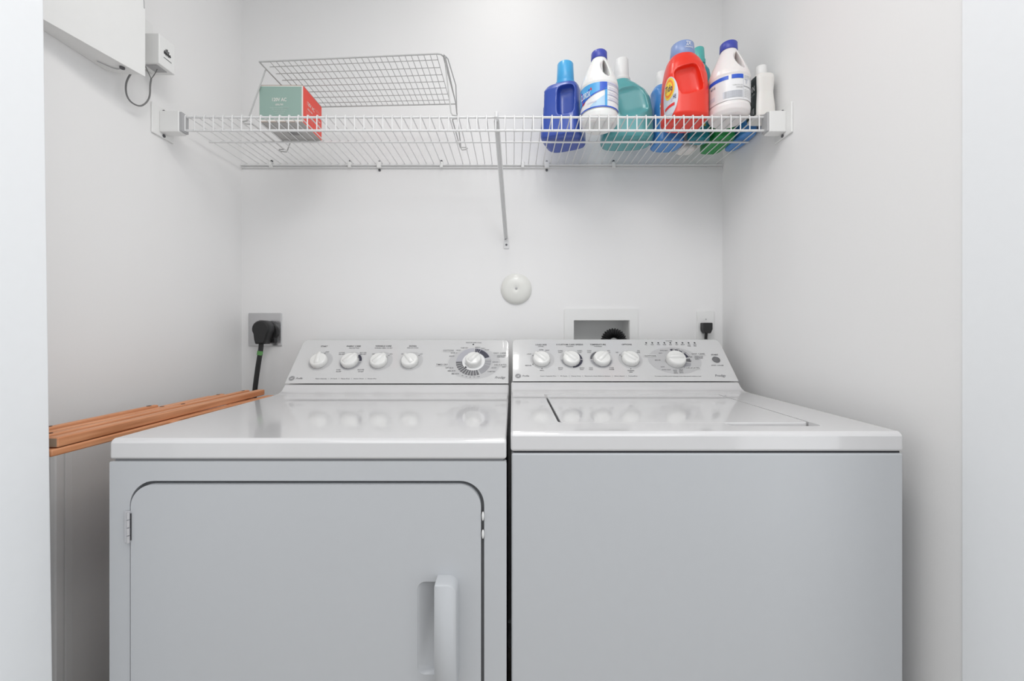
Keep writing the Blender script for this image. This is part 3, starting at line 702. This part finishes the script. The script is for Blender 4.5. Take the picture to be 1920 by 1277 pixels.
for k in range(4): pl.grid(13, .094-k*.014, 75, .0955-k*.014, 'p_lil', 2, 12, 1)
pl.grid(13, .098, 75, .102, 'p_lil', 2, 12, 1)
for k in range(3): pl.text('DIRECTIONS FOR USE IN LAUNDRY', 42, .0865-k*.014, 50, .003, 'p_lil', 3); pl.text('WHITENS AND BRIGHTENS FABRIC', 42, .081-k*.014, 50, .003, 'p_lil', 3)
pl.build('label', t, local=True)

# 3 teal jug
t = bottle('detergent_jug', (.361, 1.297), -4, 'translucent teal jug with a tall white ribbed cap and arched handle')
sec = [(0, .070, .040, 3, 0, 0), (.005, .076, .053, 3.2, 0, 0), (.014, .080, .057, 3.2, 0, 0), (.09, .078, .055, 3, 0, 0), (.135, .071, .050, 2.8, 0, 0), (.160, .062, .044, 2.5, -.004, 0), (.180, .046, .036, 2.2, -.010, 0), (.192, .033, .029, 2, -.014, 0), (.198, .028, .027, 2, -.015, 0)]
body(t, sec, 'teal', cuts=[('box', (.008, -.072, .118), (.047, .036, .048), (math.radians(-14), 'Y'))], it=6)
cap(t, .205, .268, .0225, .0205, 'plastic', -.015, 0, ribs=1, collar=(.196, .207, .027, 'plastic'))

# 4 bright blue bottle behind the red one
t = bottle('detergent_jug', (.494, 1.312), 2, 'bright blue bottle with white cap, mostly hidden behind the red jug')
sec = [(0, .042, .038, 3, 0, 0), (.005, .047, .047, 3, 0, 0), (.12, .047, .047, 2.8, 0, 0), (.150, .047, .045, 2.6, 0, 0), (.172, .044, .038, 2.2, -.006, 0), (.186, .028, .026, 2, -.014, 0), (.192, .021, .021, 2, -.016, 0)]
body(t, sec, 'lblue', cuts=[('ell', (.018, -.056, .125), (.026, .024, .04))])
pl = Print(label_fn(sec, -112), .0005)
pl.grid(-22, .03, 24, .118, 'p_pale', 0, 12, 6); pl.grid(-22, .100, 20, .118, 'p_green', 1, 12, 2); pl.grid(-22, .106, 22, .112, 'p_white', 2, 12, 1)
pl.grid(-10, .070, 16, .086, 'p_white', 1, 8, 2); pl.grid(0, .035, 20, .062, 'p_yel', 1, 6, 3)
pl.build('label', t, local=True)
cap(t, .190, .236, .019, .0175, 'plastic', -.016, 0, collar=(.186, .193, .022, 'plastic'))

# 5 red jug
t = bottle('detergent_jug', (.4935, 1.178), 0, 'red-orange detergent jug with dusty blue cap reading 2X')
sec = [(0, .046, .038, 3, 0, 0), (.005, .056, .051, 3, 0, 0), (.014, .060, .056, 3, 0, 0), (.08, .060, .055, 3, 0, 0), (.130, .058, .050, 2.8, 0, 0), (.160, .052, .045, 2.6, -.001, 0), (.178, .045, .040, 2.4, -.003, 0), (.190, .037, .035, 2.1, -.004, 0), (.194, .032, .032, 2, -.005, 0)]
body(t, sec, 'red', cuts=[('box', (-.006, -.058, .108), (.034, .030, .040), (math.radians(-14), 'Y'))], voxel=.002, it=5)
cap(t, .189, .229, .0345, .0310, 'dustblue', -.005, 0)
pl = Print(lambda u, v, d_: Vector((-.005+.0338*math.sin(u), -(.0338+d_)*math.cos(u), v)), .0006)
pl.text('2X', .12, .216, .42, .0115, 'p_white', 1); pl.text('CONCENTRATED', .16, .2055, .75, .0045, 'p_white', 1); pl.build('cap_print', t, local=True)
fnl = label_fn(sec, -90)
pl = Print(fnl, .0005)
def ell(cu, cv, ru, rv, m_, k, n_=36, th=0):
    vs = [pl.fn(cu, cv, pl.lift*(k+1))] + [pl.fn(cu+ru*math.cos(2*PI*i/n_), cv+rv*math.sin(2*PI*i/n_), pl.lift*(k+1)) for i in range(n_)]
    pl.mb.add(vs, [(0, 1+i, 1+(i+1) % n_) for i in range(n_)], m_)
def ellg(cu, cv, ru, rv, m_, k, rings=6, n_=36):
    vs = [pl.fn(cu, cv, pl.lift*(k+1))]; fs = []
    for r_ in range(1, rings+1):
        for i in range(n_): vs.append(pl.fn(cu+ru*r_/rings*math.cos(2*PI*i/n_), cv+rv*r_/rings*math.sin(2*PI*i/n_), pl.lift*(k+1)))
    fs += [(0, 1+i, 1+(i+1) % n_) for i in range(n_)]
    for r_ in range(rings-1):
        for i in range(n_): fs.append((1+r_*n_+i, 1+(r_+1)*n_+i, 1+(r_+1)*n_+(i+1) % n_, 1+r_*n_+(i+1) % n_))
    pl.mb.add(vs, fs, m_)
ellg(-60, .064, 24, .058, 'p_silver', 0); ellg(-60, .088, 16, .031, 'p_yel', 1); ellg(-60, .088, 13, .025, 'p_oran', 2); ellg(-60, .088, 10, .019, 'p_yel', 3)
pl.text('Tide', -60, .088, 22, .019, 'p_navy', 4, rot=0); pl.text('HE', -44, .060, 7, .011, 'p_navy', 2); pl.grid(-52, .030, -22, .046, 'p_red', 1, 8, 3, ufn=lambda a, b_: (-74+30*a, .030+.006*a+.008*b_)); pl.text('2X', -51, .053, 5, .008, 'p_lil', 2)
pl.build('label', t, local=True)
pl = Print(label_fn(sec, 0), .0002); pl.grid(-34, .02, -31.5, .150, 'redd', 0, 1, 12); pl.build('mould_seam', t, local=True)

# 6 slim turquoise bottle
t = bottle('cleaner_bottle', (.5795, 1.277), 8, 'slim deep teal bottle with turquoise cap, behind red jug')
sec = [(0, .028, .018, 2.6, 0, 0), (.005, .033, .023, 2.8, 0, 0), (.10, .030, .022, 2.8, 0, 0), (.17, .031, .022, 2.8, 0, 0), (.205, .036, .023, 2.6, 0, 0), (.222, .033, .022, 2.4, 0, 0), (.236, .022, .019, 2.1, 0, 0), (.240, .018, .018, 2, 0, 0)]
body(t, sec, 'tealdark')
pl = Print(label_fn(sec, -84), .0005); pl.grid(-40, .04, 14, .228, 'p_yel', 0, 8, 10); pl.grid(-40, .06, 10, .16, 'p_white', 1, 8, 6); pl.build('label', t, local=True)
cap(t, .250, .289, .0185, .0165, 'tealcap', collar=(.238, .252, .0205, 'tealcap'))

# 7 second bleach bottle, pinkish with a blue band
t, sec = bleach_bottle((.6075, 1.152), 0, 'white bleach bottle with blue cap and a blue band above grey print', 'pinkw')
pl = Print(label_fn(sec, -90), .0004)
pl.grid(-88, .034, 78, .101, 'p_white', 0, 40, 1)
pl.grid(-88, .034, -30, .090, 'pinkw', 1, 16, 1)
pl.grid(-88, .090, -28, .100, 'p_blue', 2, 16, 1); pl.grid(-20, .090, 12, .101, 'p_blue', 2, 8, 1); 
pl.grid(-42, .040, 10, .058, 'p_silver', 2, 12, 1); pl.grid(13, .068, 60, .070, 'p_grey', 2, 12, 1); pl.grid(12, .036, 13, .098, 'p_silver', 2, 1, 1); pl.grid(40, .036, 41, .098, 'p_silver', 2, 1, 1)
pl.text('TO REMOVE: PRECAUCION', -4, .072, 28, .0025, 'p_grey', 3); pl.text('DANGER', 1, .066, 18, .004, 'p_grey', 3)
for k in range(5): pl.text('KEEP OUT OF REACH OF CHILDREN', -15, .056-k*.0035, 46, .0022, 'p_grey', 3)
pl.text('LAUNDRY STAINS', 35, .097, 40, .0035, 'p_grey', 3)
pl.text('T', 23, .083, 14, .013, 'p_silver', 3)
for k in range(6):
    pl.text('ADD 3/4 CUP', 26, .0925-k*.004 if k < 1 else .064-k*.0045, 22, .0025, 'p_grey', 3); pl.text('STANDARD', 50, .091-k*.0085, 14, .003, 'p_grey', 3)
pl.text('MULTI USE', -72, .080, 16, .006, 'p_navy', 2, rot=0); pl.grid(-84, .045, -66, .056, 'p_silver', 2, 4, 1)
pl.build('label', t, local=True)

# 8 small off-white bottle with black label, right end
t = bottle('cleanser_bottle', (.698, 1.152), 0, 'small off-white bottle with white cap and black label, at the right end')
sec = [(0, .022, .024, 3.5, 0, 0), (.004, .028, .031, 4, 0, 0), (.03, .028, .031, 4, 0, 0), (.07, .024, .028, 4, 0, 0), (.110, .0265, .030, 4, 0, 0), (.121, .025, .028, 3.5, 0, 0), (.127, .014, .014, 2, 0, 0), (.130, .012, .012, 2, 0, 0)]
body(t, sec, 'offw', voxel=.0015, it=3)
pl = Print(label_fn(sec, -180), .0005); pl.grid(-40, .008, 40, .116, 'p_blk', 0, 14, 12); pl.text('STAIN', 0, .086, 56, .015, 'p_white', 1, rot=0); pl.text('REMOVER', 0, .071, 56, .006, 'p_grey', 1)
for k in range(5): pl.text('CLEANS', 0, .028-k*.0035, 60, .002, 'p_white', 1)
pl.build('label', t, local=True)
cap(t, .128, .153, .0150, .0140, 'plastic')

# bottles seen only from below, in the back row
t = bottle('softener_jug', (.652, 1.307), -0, 'green plastic jug seen from below at the back right of the shelf')
sec = [(0, .030, .058, 4, 0, 0), (.004, .034, .066, 4, 0, 0), (.08, .034, .064, 4, 0, 0), (.105, .030, .055, 3, 0, 0), (.118, .020, .020, 2, 0, 0)]
body(t, sec, 'green', cuts=[('box', (0, 0, -.001), (.004, .05, .0035))]); cap(t, .118, .136, .019, .018, 'plastic')
t = bottle('softener_jug', (.7125, 1.283), 0, 'blue plastic jug seen from below in the back right corner')
sec = [(0, .018, .060, 3, 0, 0), (.004, .0235, .070, 3, 0, 0), (.08, .0235, .068, 3, 0, 0), (.098, .022, .05, 2.6, 0, 0), (.108, .014, .016, 2, 0, 0)]
body(t, sec, 'lblue'); cap(t, .108, .124, .014, .013, 'plastic')
def tub(loc, r_, h_, label):
    t = bottle('scoop_tub', loc, 0, label)
    o = body(t, [(0, r_*.8, r_*.8, 3, 0, 0), (.004, r_*.95, r_*.95, 3, 0, 0), (.01, r_, r_, 3, 0, 0), (h_, r_*.97, r_*.97, 3, 0, 0), (h_+.003, r_*.9, r_*.9, 3, 0, 0)], 'offw', name='tub_body'); cap(t, h_, h_+.012, r_*1.0, r_*.98, 'plastic', name='lid')
    t['category'] = 'tub'
tub((.5715, 1.348), .030, .075, 'white plastic tub seen from below, just left of the green jug')

# ---------------- left wall: enclosure, adapter, cable ----------------
enc = empty('wall_enclosure', (-.92, .85, R(.609)))
tag(enc, 'white metal wall enclosure with cover ajar, high on the left wall', 'utility box')
poly = [(-.876, .974), (-.918, .972), (XL, .955), (XL, .70), (-.934, .70)]
MB().prism(poly, lambda p, z: (p[0], p[1], z), R(.609), R(1.12), 'plastic').build('enclosure_body', enc, bevel=.0015)
MB().prism([(-.873, .978), (-.8762, .9785), (-.9350, .699), (-.9318, .698)], lambda p, z: (p[0], p[1], z), R(.607), R(1.12), 'plastic').build('cover_door', enc, bevel=.0008)
def line3(pts, r_, m_, name, parent): return MB().tube(pts, r_, m_, 8).build(name, parent, smooth=True)
fx = lambda y: -.873 + (y-.977)*(.037/.178)
line3([(fx(.966)+.0006, .966, R(.800)), (fx(.971)+.0006, .971, R(.795)), (fx(.9745)+.0006, .9745, R(.785)), (fx(.975)+.0006, .975, R(.768))], .0008, 'shade', 'cover_latch', enc)
zc = R(.6075)
line3([(-.932, .922, zc), (-.9265, .934, zc), (-.921, .945, zc), (-.914, .950, zc), (-.908, .950, zc)], .0009, 'shade', 'knockout_slot', enc)
MB().lathe([(.005, 0), (.005, .004), (.003, .005), (.0003, .0055)], lambda x_, y_, h: (-.897+x_, .945+y_, R(.609)-h), 'screw', 14).build('cover_bolt', enc, smooth=True)

op = tag(MB().prism(rrect(1.004, R(.685), 1.079, R(.806), .005, 3), lambda p, x_: (x_, p[0], p[1]), XL, XL+.005, 'plastic').build('outlet_plate', bevel=.0015), 'white outlet plate behind the power adapter on the left wall', 'outlet plate')
ad = empty('power_adapter', (-.915, 1.055, R(.672)))
tag(ad, 'white block power adapter with black logo, plugged in beside the enclosure', 'adapter')
ab = MB().box((XL+.0055, 1.031, R(.674)), (-.886, 1.080, R(.750)), 'plastic').build('adapter_case', ad, bevel=.002)
MB().box((-.925, 1.036, R(.6725)), (-.896, 1.066, R(.6745)), 'shade').build('vent_grille', ad)
pa_ = Print(lambda u, v, d_: Vector((-.886+d_, u, v)), .0004)
cy_, cz_ = 1.0545, R(.715)
for k in range(5):
    x_ = cy_-.008+k*.0040; hh = (.010, .016, .018, .015, .008)[k]; off_ = (-.002, 0, .001, -.001, -.003)[k]
    pa_.poly([(x_-.0013, cz_-hh/2+off_), (x_+.0016, cz_-hh/2+off_), (x_+.0026, cz_+hh/2+off_), (x_-.0003, cz_+hh/2+off_)], 'ink')
pa_.poly([(cy_-.010, cz_-.0045), (cy_+.012, cz_-.0045), (cy_+.012, cz_-.0015), (cy_-.010, cz_-.0015)], 'ink')
pa_.poly([(1.0445, R(.6975)), (1.0685, R(.6975)), (1.0685, R(.6993)), (1.0445, R(.6993))], 'ink2')
pa_.build('logo_print', ab)
pts = [pxX(u, v, -.928) for u, v in ((243, 139), (238, 150), (235.5, 163), (237, 178), (243, 189), (252, 196), (263, 199.5), (272, 195), (279, 186), (281.5, 176), (281.5, 160), (283.5, 148))]
def smoothpath(P, it=2):
    for _ in range(it):
        Q = [P[0]]
        for a, c_ in zip(P, P[1:]): Q += [a*.75+c_*.25, a*.25+c_*.75]
        P = Q+[P[-1]]
    return P
pts[0] = pts[0]+Vector((.006, 0, .006))
cord = empty('adapter_cable', pts[-1]); tag(cord, 'grey cord looping from the wall enclosure to the power adapter', 'cord')
MB().tube(smoothpath(pts), .0019, 'cord', 8).build('cord_loop', cord, smooth=True)
e0 = pts[-1]
for q_ in (Vector((-.930, 1.040, R(.675))), Vector((-.908, 1.052, R(.674)))): MB().tube(smoothpath([e0, e0*.5+q_*.5+Vector((.001, 0, -.001)), q_]), .0011, 'cord', 6).build('cord_lead', cord, smooth=True)

# ---------------- back wall fittings ----------------
ec = empty('wall_escutcheon', ((968-960)*YB/F, YB, R((622-542)*YB/F)))
tag(ec, 'round cream domed cover plate on the back wall above the machines', 'cover plate')
cx_, cz_ = ec.location.x, ec.location.z
MB().lathe([(.0540, 0), (.0540, .002), (.052, .007), (.045, .013), (.034, .0175), (.020, .020), (.009, .0205), (.0065, .019), (.0004, .0185)], lambda x_, y_, h: (cx_+x_, YB-h, cz_+y_), 'cream', 56).build('dome_cover', ec, smooth='all')
MB().lathe([(.0042, 0), (.0042, .0015), (.0003, .003)], lambda x_, y_, h: (cx_+x_, YB-.0185-h, cz_+y_), 'shade', 14).build('screw', ec, smooth=True)

bx = empty('laundry_supply_box', (.313, YB, hz0)); tag(bx, 'white recessed laundry supply box in the back wall behind the washer', 'supply box')
mb = MB(); plate_hole(mb, rrect(.183, R(-.160), .440, R(.080), .004, 3), [rrect(.216, R(-.112), .411, R(.040), .002, 2)], lambda x_, z_, d_: (x_, YB-.006+d_, z_), 0, .006, 'plastic')
mb.build('face_frame', bx, smooth=True)
x0, x1, z0, z1 = .2135, .4125, R(-.1145), R(.0425); t_ = .0025
mb = MB(); mb.box((x0, YB, z0), (x0+t_, YB+.085, z1), 'plastic').box((x1-t_, YB, z0), (x1, YB+.085, z1), 'plastic').box((x0, YB, z0), (x1, YB+.085, z0+t_), 'plastic').box((x0, YB, z1-t_), (x1, YB+.085, z1), 'plastic').box((x0, YB+.083, z0), (x1, YB+.086, z1), 'plastic')
mb.build('box_liner', bx)
hose = empty('drain_hose', (.352, 1.42, R(-.3))); tag(hose, 'black corrugated drain hose arching out of the recessed supply box', 'hose')
cxh, czh, rc = .352, R(-.0335), .029; P = []; rr = []
N = 15*6
for i in range(N+1):
    t_ = PI*1.0 - PI*i/N*1.0; P.append(Vector((cxh+rc*math.cos(t_), 1.4205+.002*math.sin(t_), czh+rc*math.sin(t_)))); rr.append(.0150+.0024*math.cos(2*PI*i/6))
down = [P[-1]+Vector((0, 0, -.004*k)) for k in range(1, 60)]; rd = [.0150+.0024*math.cos(2*PI*k/3.) for k in range(1, 60)]
up_ = [P[0]+Vector((0, 0, -.004*k)) for k in range(15, 0, -1)]; ru = [.0150]*15
MB().tube(up_+P+down, ru+rr+rd, 'black', 14).build('corrugated_hose', hose, smooth=True)

# right outlet with washer plug
ro = empty('wall_outlet', (.6765, YB, R(-.04))); tag(ro, 'white wall outlet plate on the back wall behind the washer, right side', 'outlet')
MB().prism(rrect(.6475, R(-.044), .7065, R(.0725), .004, 3), lambda p, y: (p[0], y, p[1]), YB-.006, YB, 'plastic').build('cover_plate', ro, bevel=.002)
MB().lathe([(.0022, 0), (.0022, .001), (.0003, .0016)], lambda x_, y_, h: (.6770+x_, YB-.006-h, R(.0435)+y_), 'shade', 10).build('screw', ro, smooth=True)
MB().lathe([(.0165, 0), (.016, .0015), (.0003, .0016)], lambda x_, y_, h: (.6765+x_, YB-.006-h, R(.016)+y_), 'plastic', 24).build('socket_face', ro, smooth=True)
rp = empty('plug', (.676, YB-.02, R(0))); tag(rp, 'small black plug and cord in the right wall outlet', 'plug')
q = [(-.0165, .0165), (.0165, .0165), (.0165, -.006), (.010, -.020), (-.010, -.020), (-.0165, -.008)]
MB().prism([(.6720+a*.97, R(.0145)+c_) for a, c_ in q], lambda p, y: (p[0], y, p[1]), YB-.034, YB-.0075, 'black').build('plug_body', rp, bevel=.003)
MB().tube([(.6715, YB-.020, R(-.003)), (.6715, YB-.018, R(-.02)), (.6720, YB-.016, R(-.06)), (.673, YB-.016, R(-.16)), (.68, YB-.016, R(-.35))], .0050, 'black', 10).build('plug_cord', rp, smooth=True)

# left dryer outlet with right-angle plug
do = empty('dryer_outlet', (-.864, YB, R(-.05))); tag(do, 'square metal dryer outlet with black round socket, low on the back wall left', 'outlet')
MB().prism(rrect(-.922, R(-.050), -.806, R(.0655), .003, 3), lambda p, y: (p[0], y, p[1]), YB-.005, YB, 'metal').build('cover_plate', do, bevel=.0018)
sk = MB().lathe([(.0325, 0), (.0325, .012), (.030, .015), (.0003, .0152)], lambda x_, y_, h: (-.8445+x_, YB-.005-h, R(.001)+y_), 'black', 36).build('socket', do, smooth=True)
MB().box((-.868, YB-.018, R(-.038)), (-.821, YB-.005, R(-.010)), 'black').build('socket_skirt', do, bevel=.003)
for x_ in (-.883, -.838): MB().tube([(x_, YB-.0055, R(.038)), (x_, YB-.008, R(.038))], .0035, 'metal', 12).build('screw', do, smooth=True)
MB().lathe([(.0038, 0), (.0036, .0015), (.0003, .002)], lambda a, c_, h: (-.8440+a, YB-.018-h, R(-.024)+c_), 'metal', 14).build('screw', do, smooth=True)
dp = empty('dryer_plug', (-.85, YB-.03, R(-.2))); tag(dp, 'black right-angle dryer plug with a flat cord running down', 'plug')
pb_ = []
for k in range(25):
    a = math.radians(-35+250*k/24); pb_.append((-.8480+.0295*math.cos(a), R(.0095)+.0295*math.sin(a)))
pb_ += [(-.8695, R(-.030)), (-.866, R(-.042)), (-.836, R(-.042)), (-.8300, R(-.030))]
def plugring(sc, y): return [((p[0]+.849)*sc-.849, y, (p[1]-R(0))*sc+R(0)) for p in pb_]
n_ = len(pb_); rgs = [plugring(.93, YB-.0205), plugring(1, YB-.024), plugring(1, YB-.050), plugring(.96, YB-.056), plugring(.86, YB-.060)]
vs = [v for r_ in rgs for v in r_]
MB().add(vs, [list(range(n_))[::-1], list(range(4*n_, 5*n_))]+[(k*n_+i, k*n_+(i+1) % n_, (k+1)*n_+(i+1) % n_, (k+1)*n_+i) for k in range(4) for i in range(n_)], 'black').build('plug_body', dp, smooth=True)
cp_ = [Vector((-.851, YB-.046, R(-.040))), Vector((-.853, YB-.046, R(-.062))), Vector((-.860, YB-.048, R(-.11))), Vector((-.870, YB-.050, R(-.19))), Vector((-.878, YB-.052, R(-.30))), Vector((-.880, YB-.052, R(-.55)))]
cp_ = smoothpath(cp_)
MB().tube([(p.x, p.y, p.z) for p in cp_], .0088, 'black', 12, flat=.45).build('plug_cord', dp, smooth=True)
c1, c2 = Vector((-.8543, YB-.0463, R(-.0655))), Vector((-.8567, YB-.0465, R(-.0795)))
MB().tube([c1, c2], .0098, 'tape', 12, flat=.55).build('tape_band', dp, smooth=True)

# ---------------- folded wooden rack beside the dryer ----------------
wr = empty('folded_wood_rack', (-.77, .98, 0)); tag(wr, 'folded orange-brown wooden slatted rack between the dryer and the left wall', 'wooden rack')
def plank(name, x0, x1, y0, y1, z0, z1, parent=wr, bev=.003, tilt=0): return MB().box((x0, y0, R(z0)), (x1, y1, R(z1)), 'wood').build(name, parent, bevel=bev)
mr = plank('side_rail', -.779, -.757, .684, 1.258, -.1935, -.1765)
MB().box((-.7775, .6836, R(-.192)), (-.7585, .6842, R(-.178)), 'woodd').build('end_grain', mr)
b = MB(); qv = [(-.785, .676), (-.7585, .676), (-.728, 1.262), (-.752, 1.262)]
b.prism(qv, lambda p, z: (p[0], p[1], z), R(-.2070), R(-.1945), 'wood'); b.build('side_rail', wr, bevel=.003)
plank('slat', -.797, -.7815, .668, 1.225, -.190, -.1735)
plank('slat', -.812, -.7995, .672, 1.145, -.190, -.1725)
sl = plank('slat', -.824, -.8125, .700, .945, -.186, -.1675)
plank('slat', -.836, -.8255, .70, 1.13, -.195, -.1760)
for x_, y_, z_ in ((-.818, .725, -.1675), (-.818, .925, -.1675), (-.8055, .945, -.1725), (-.8055, 1.125, -.1725), (-.789, .985, -.1735), (-.789, 1.205, -.1735), (-.789, .700, -.1735)):
    MB().lathe([(.0034, 0), (.0034, .0006), (.0003, .0007)], lambda a, c_, h: (x_+a, y_+c_*1.6, R(z_)+h), 'hole', 12).build('screw_hole', wr)
for y_ in (.90, 1.20):
    plank('leg', -.777, -.753, y_-.012, y_+.012, -1.10, -.2072)
    plank('cross_bar', -.835, -.728, y_-.009, y_+.009, -.212, -.1955, bev=.002)
# white boards stored upright against the left wall
wb = empty('stored_board', (-.93, .86, 0)); tag(wb, 'narrow white painted boards standing upright against the left wall below the wooden rack', 'board')
for (u0, u1, xw_, th_) in ((104, 121, -.934, .0), (123, 137, -.9455, .0)):
    y0 = xw_*F/(u0-960); y1 = xw_*F/(u1-960)
    MB().box((XL+.0005, y0, .002), (xw_+.0, y1, R(-.212)), 'board').build('board_panel', wb, bevel=.003)
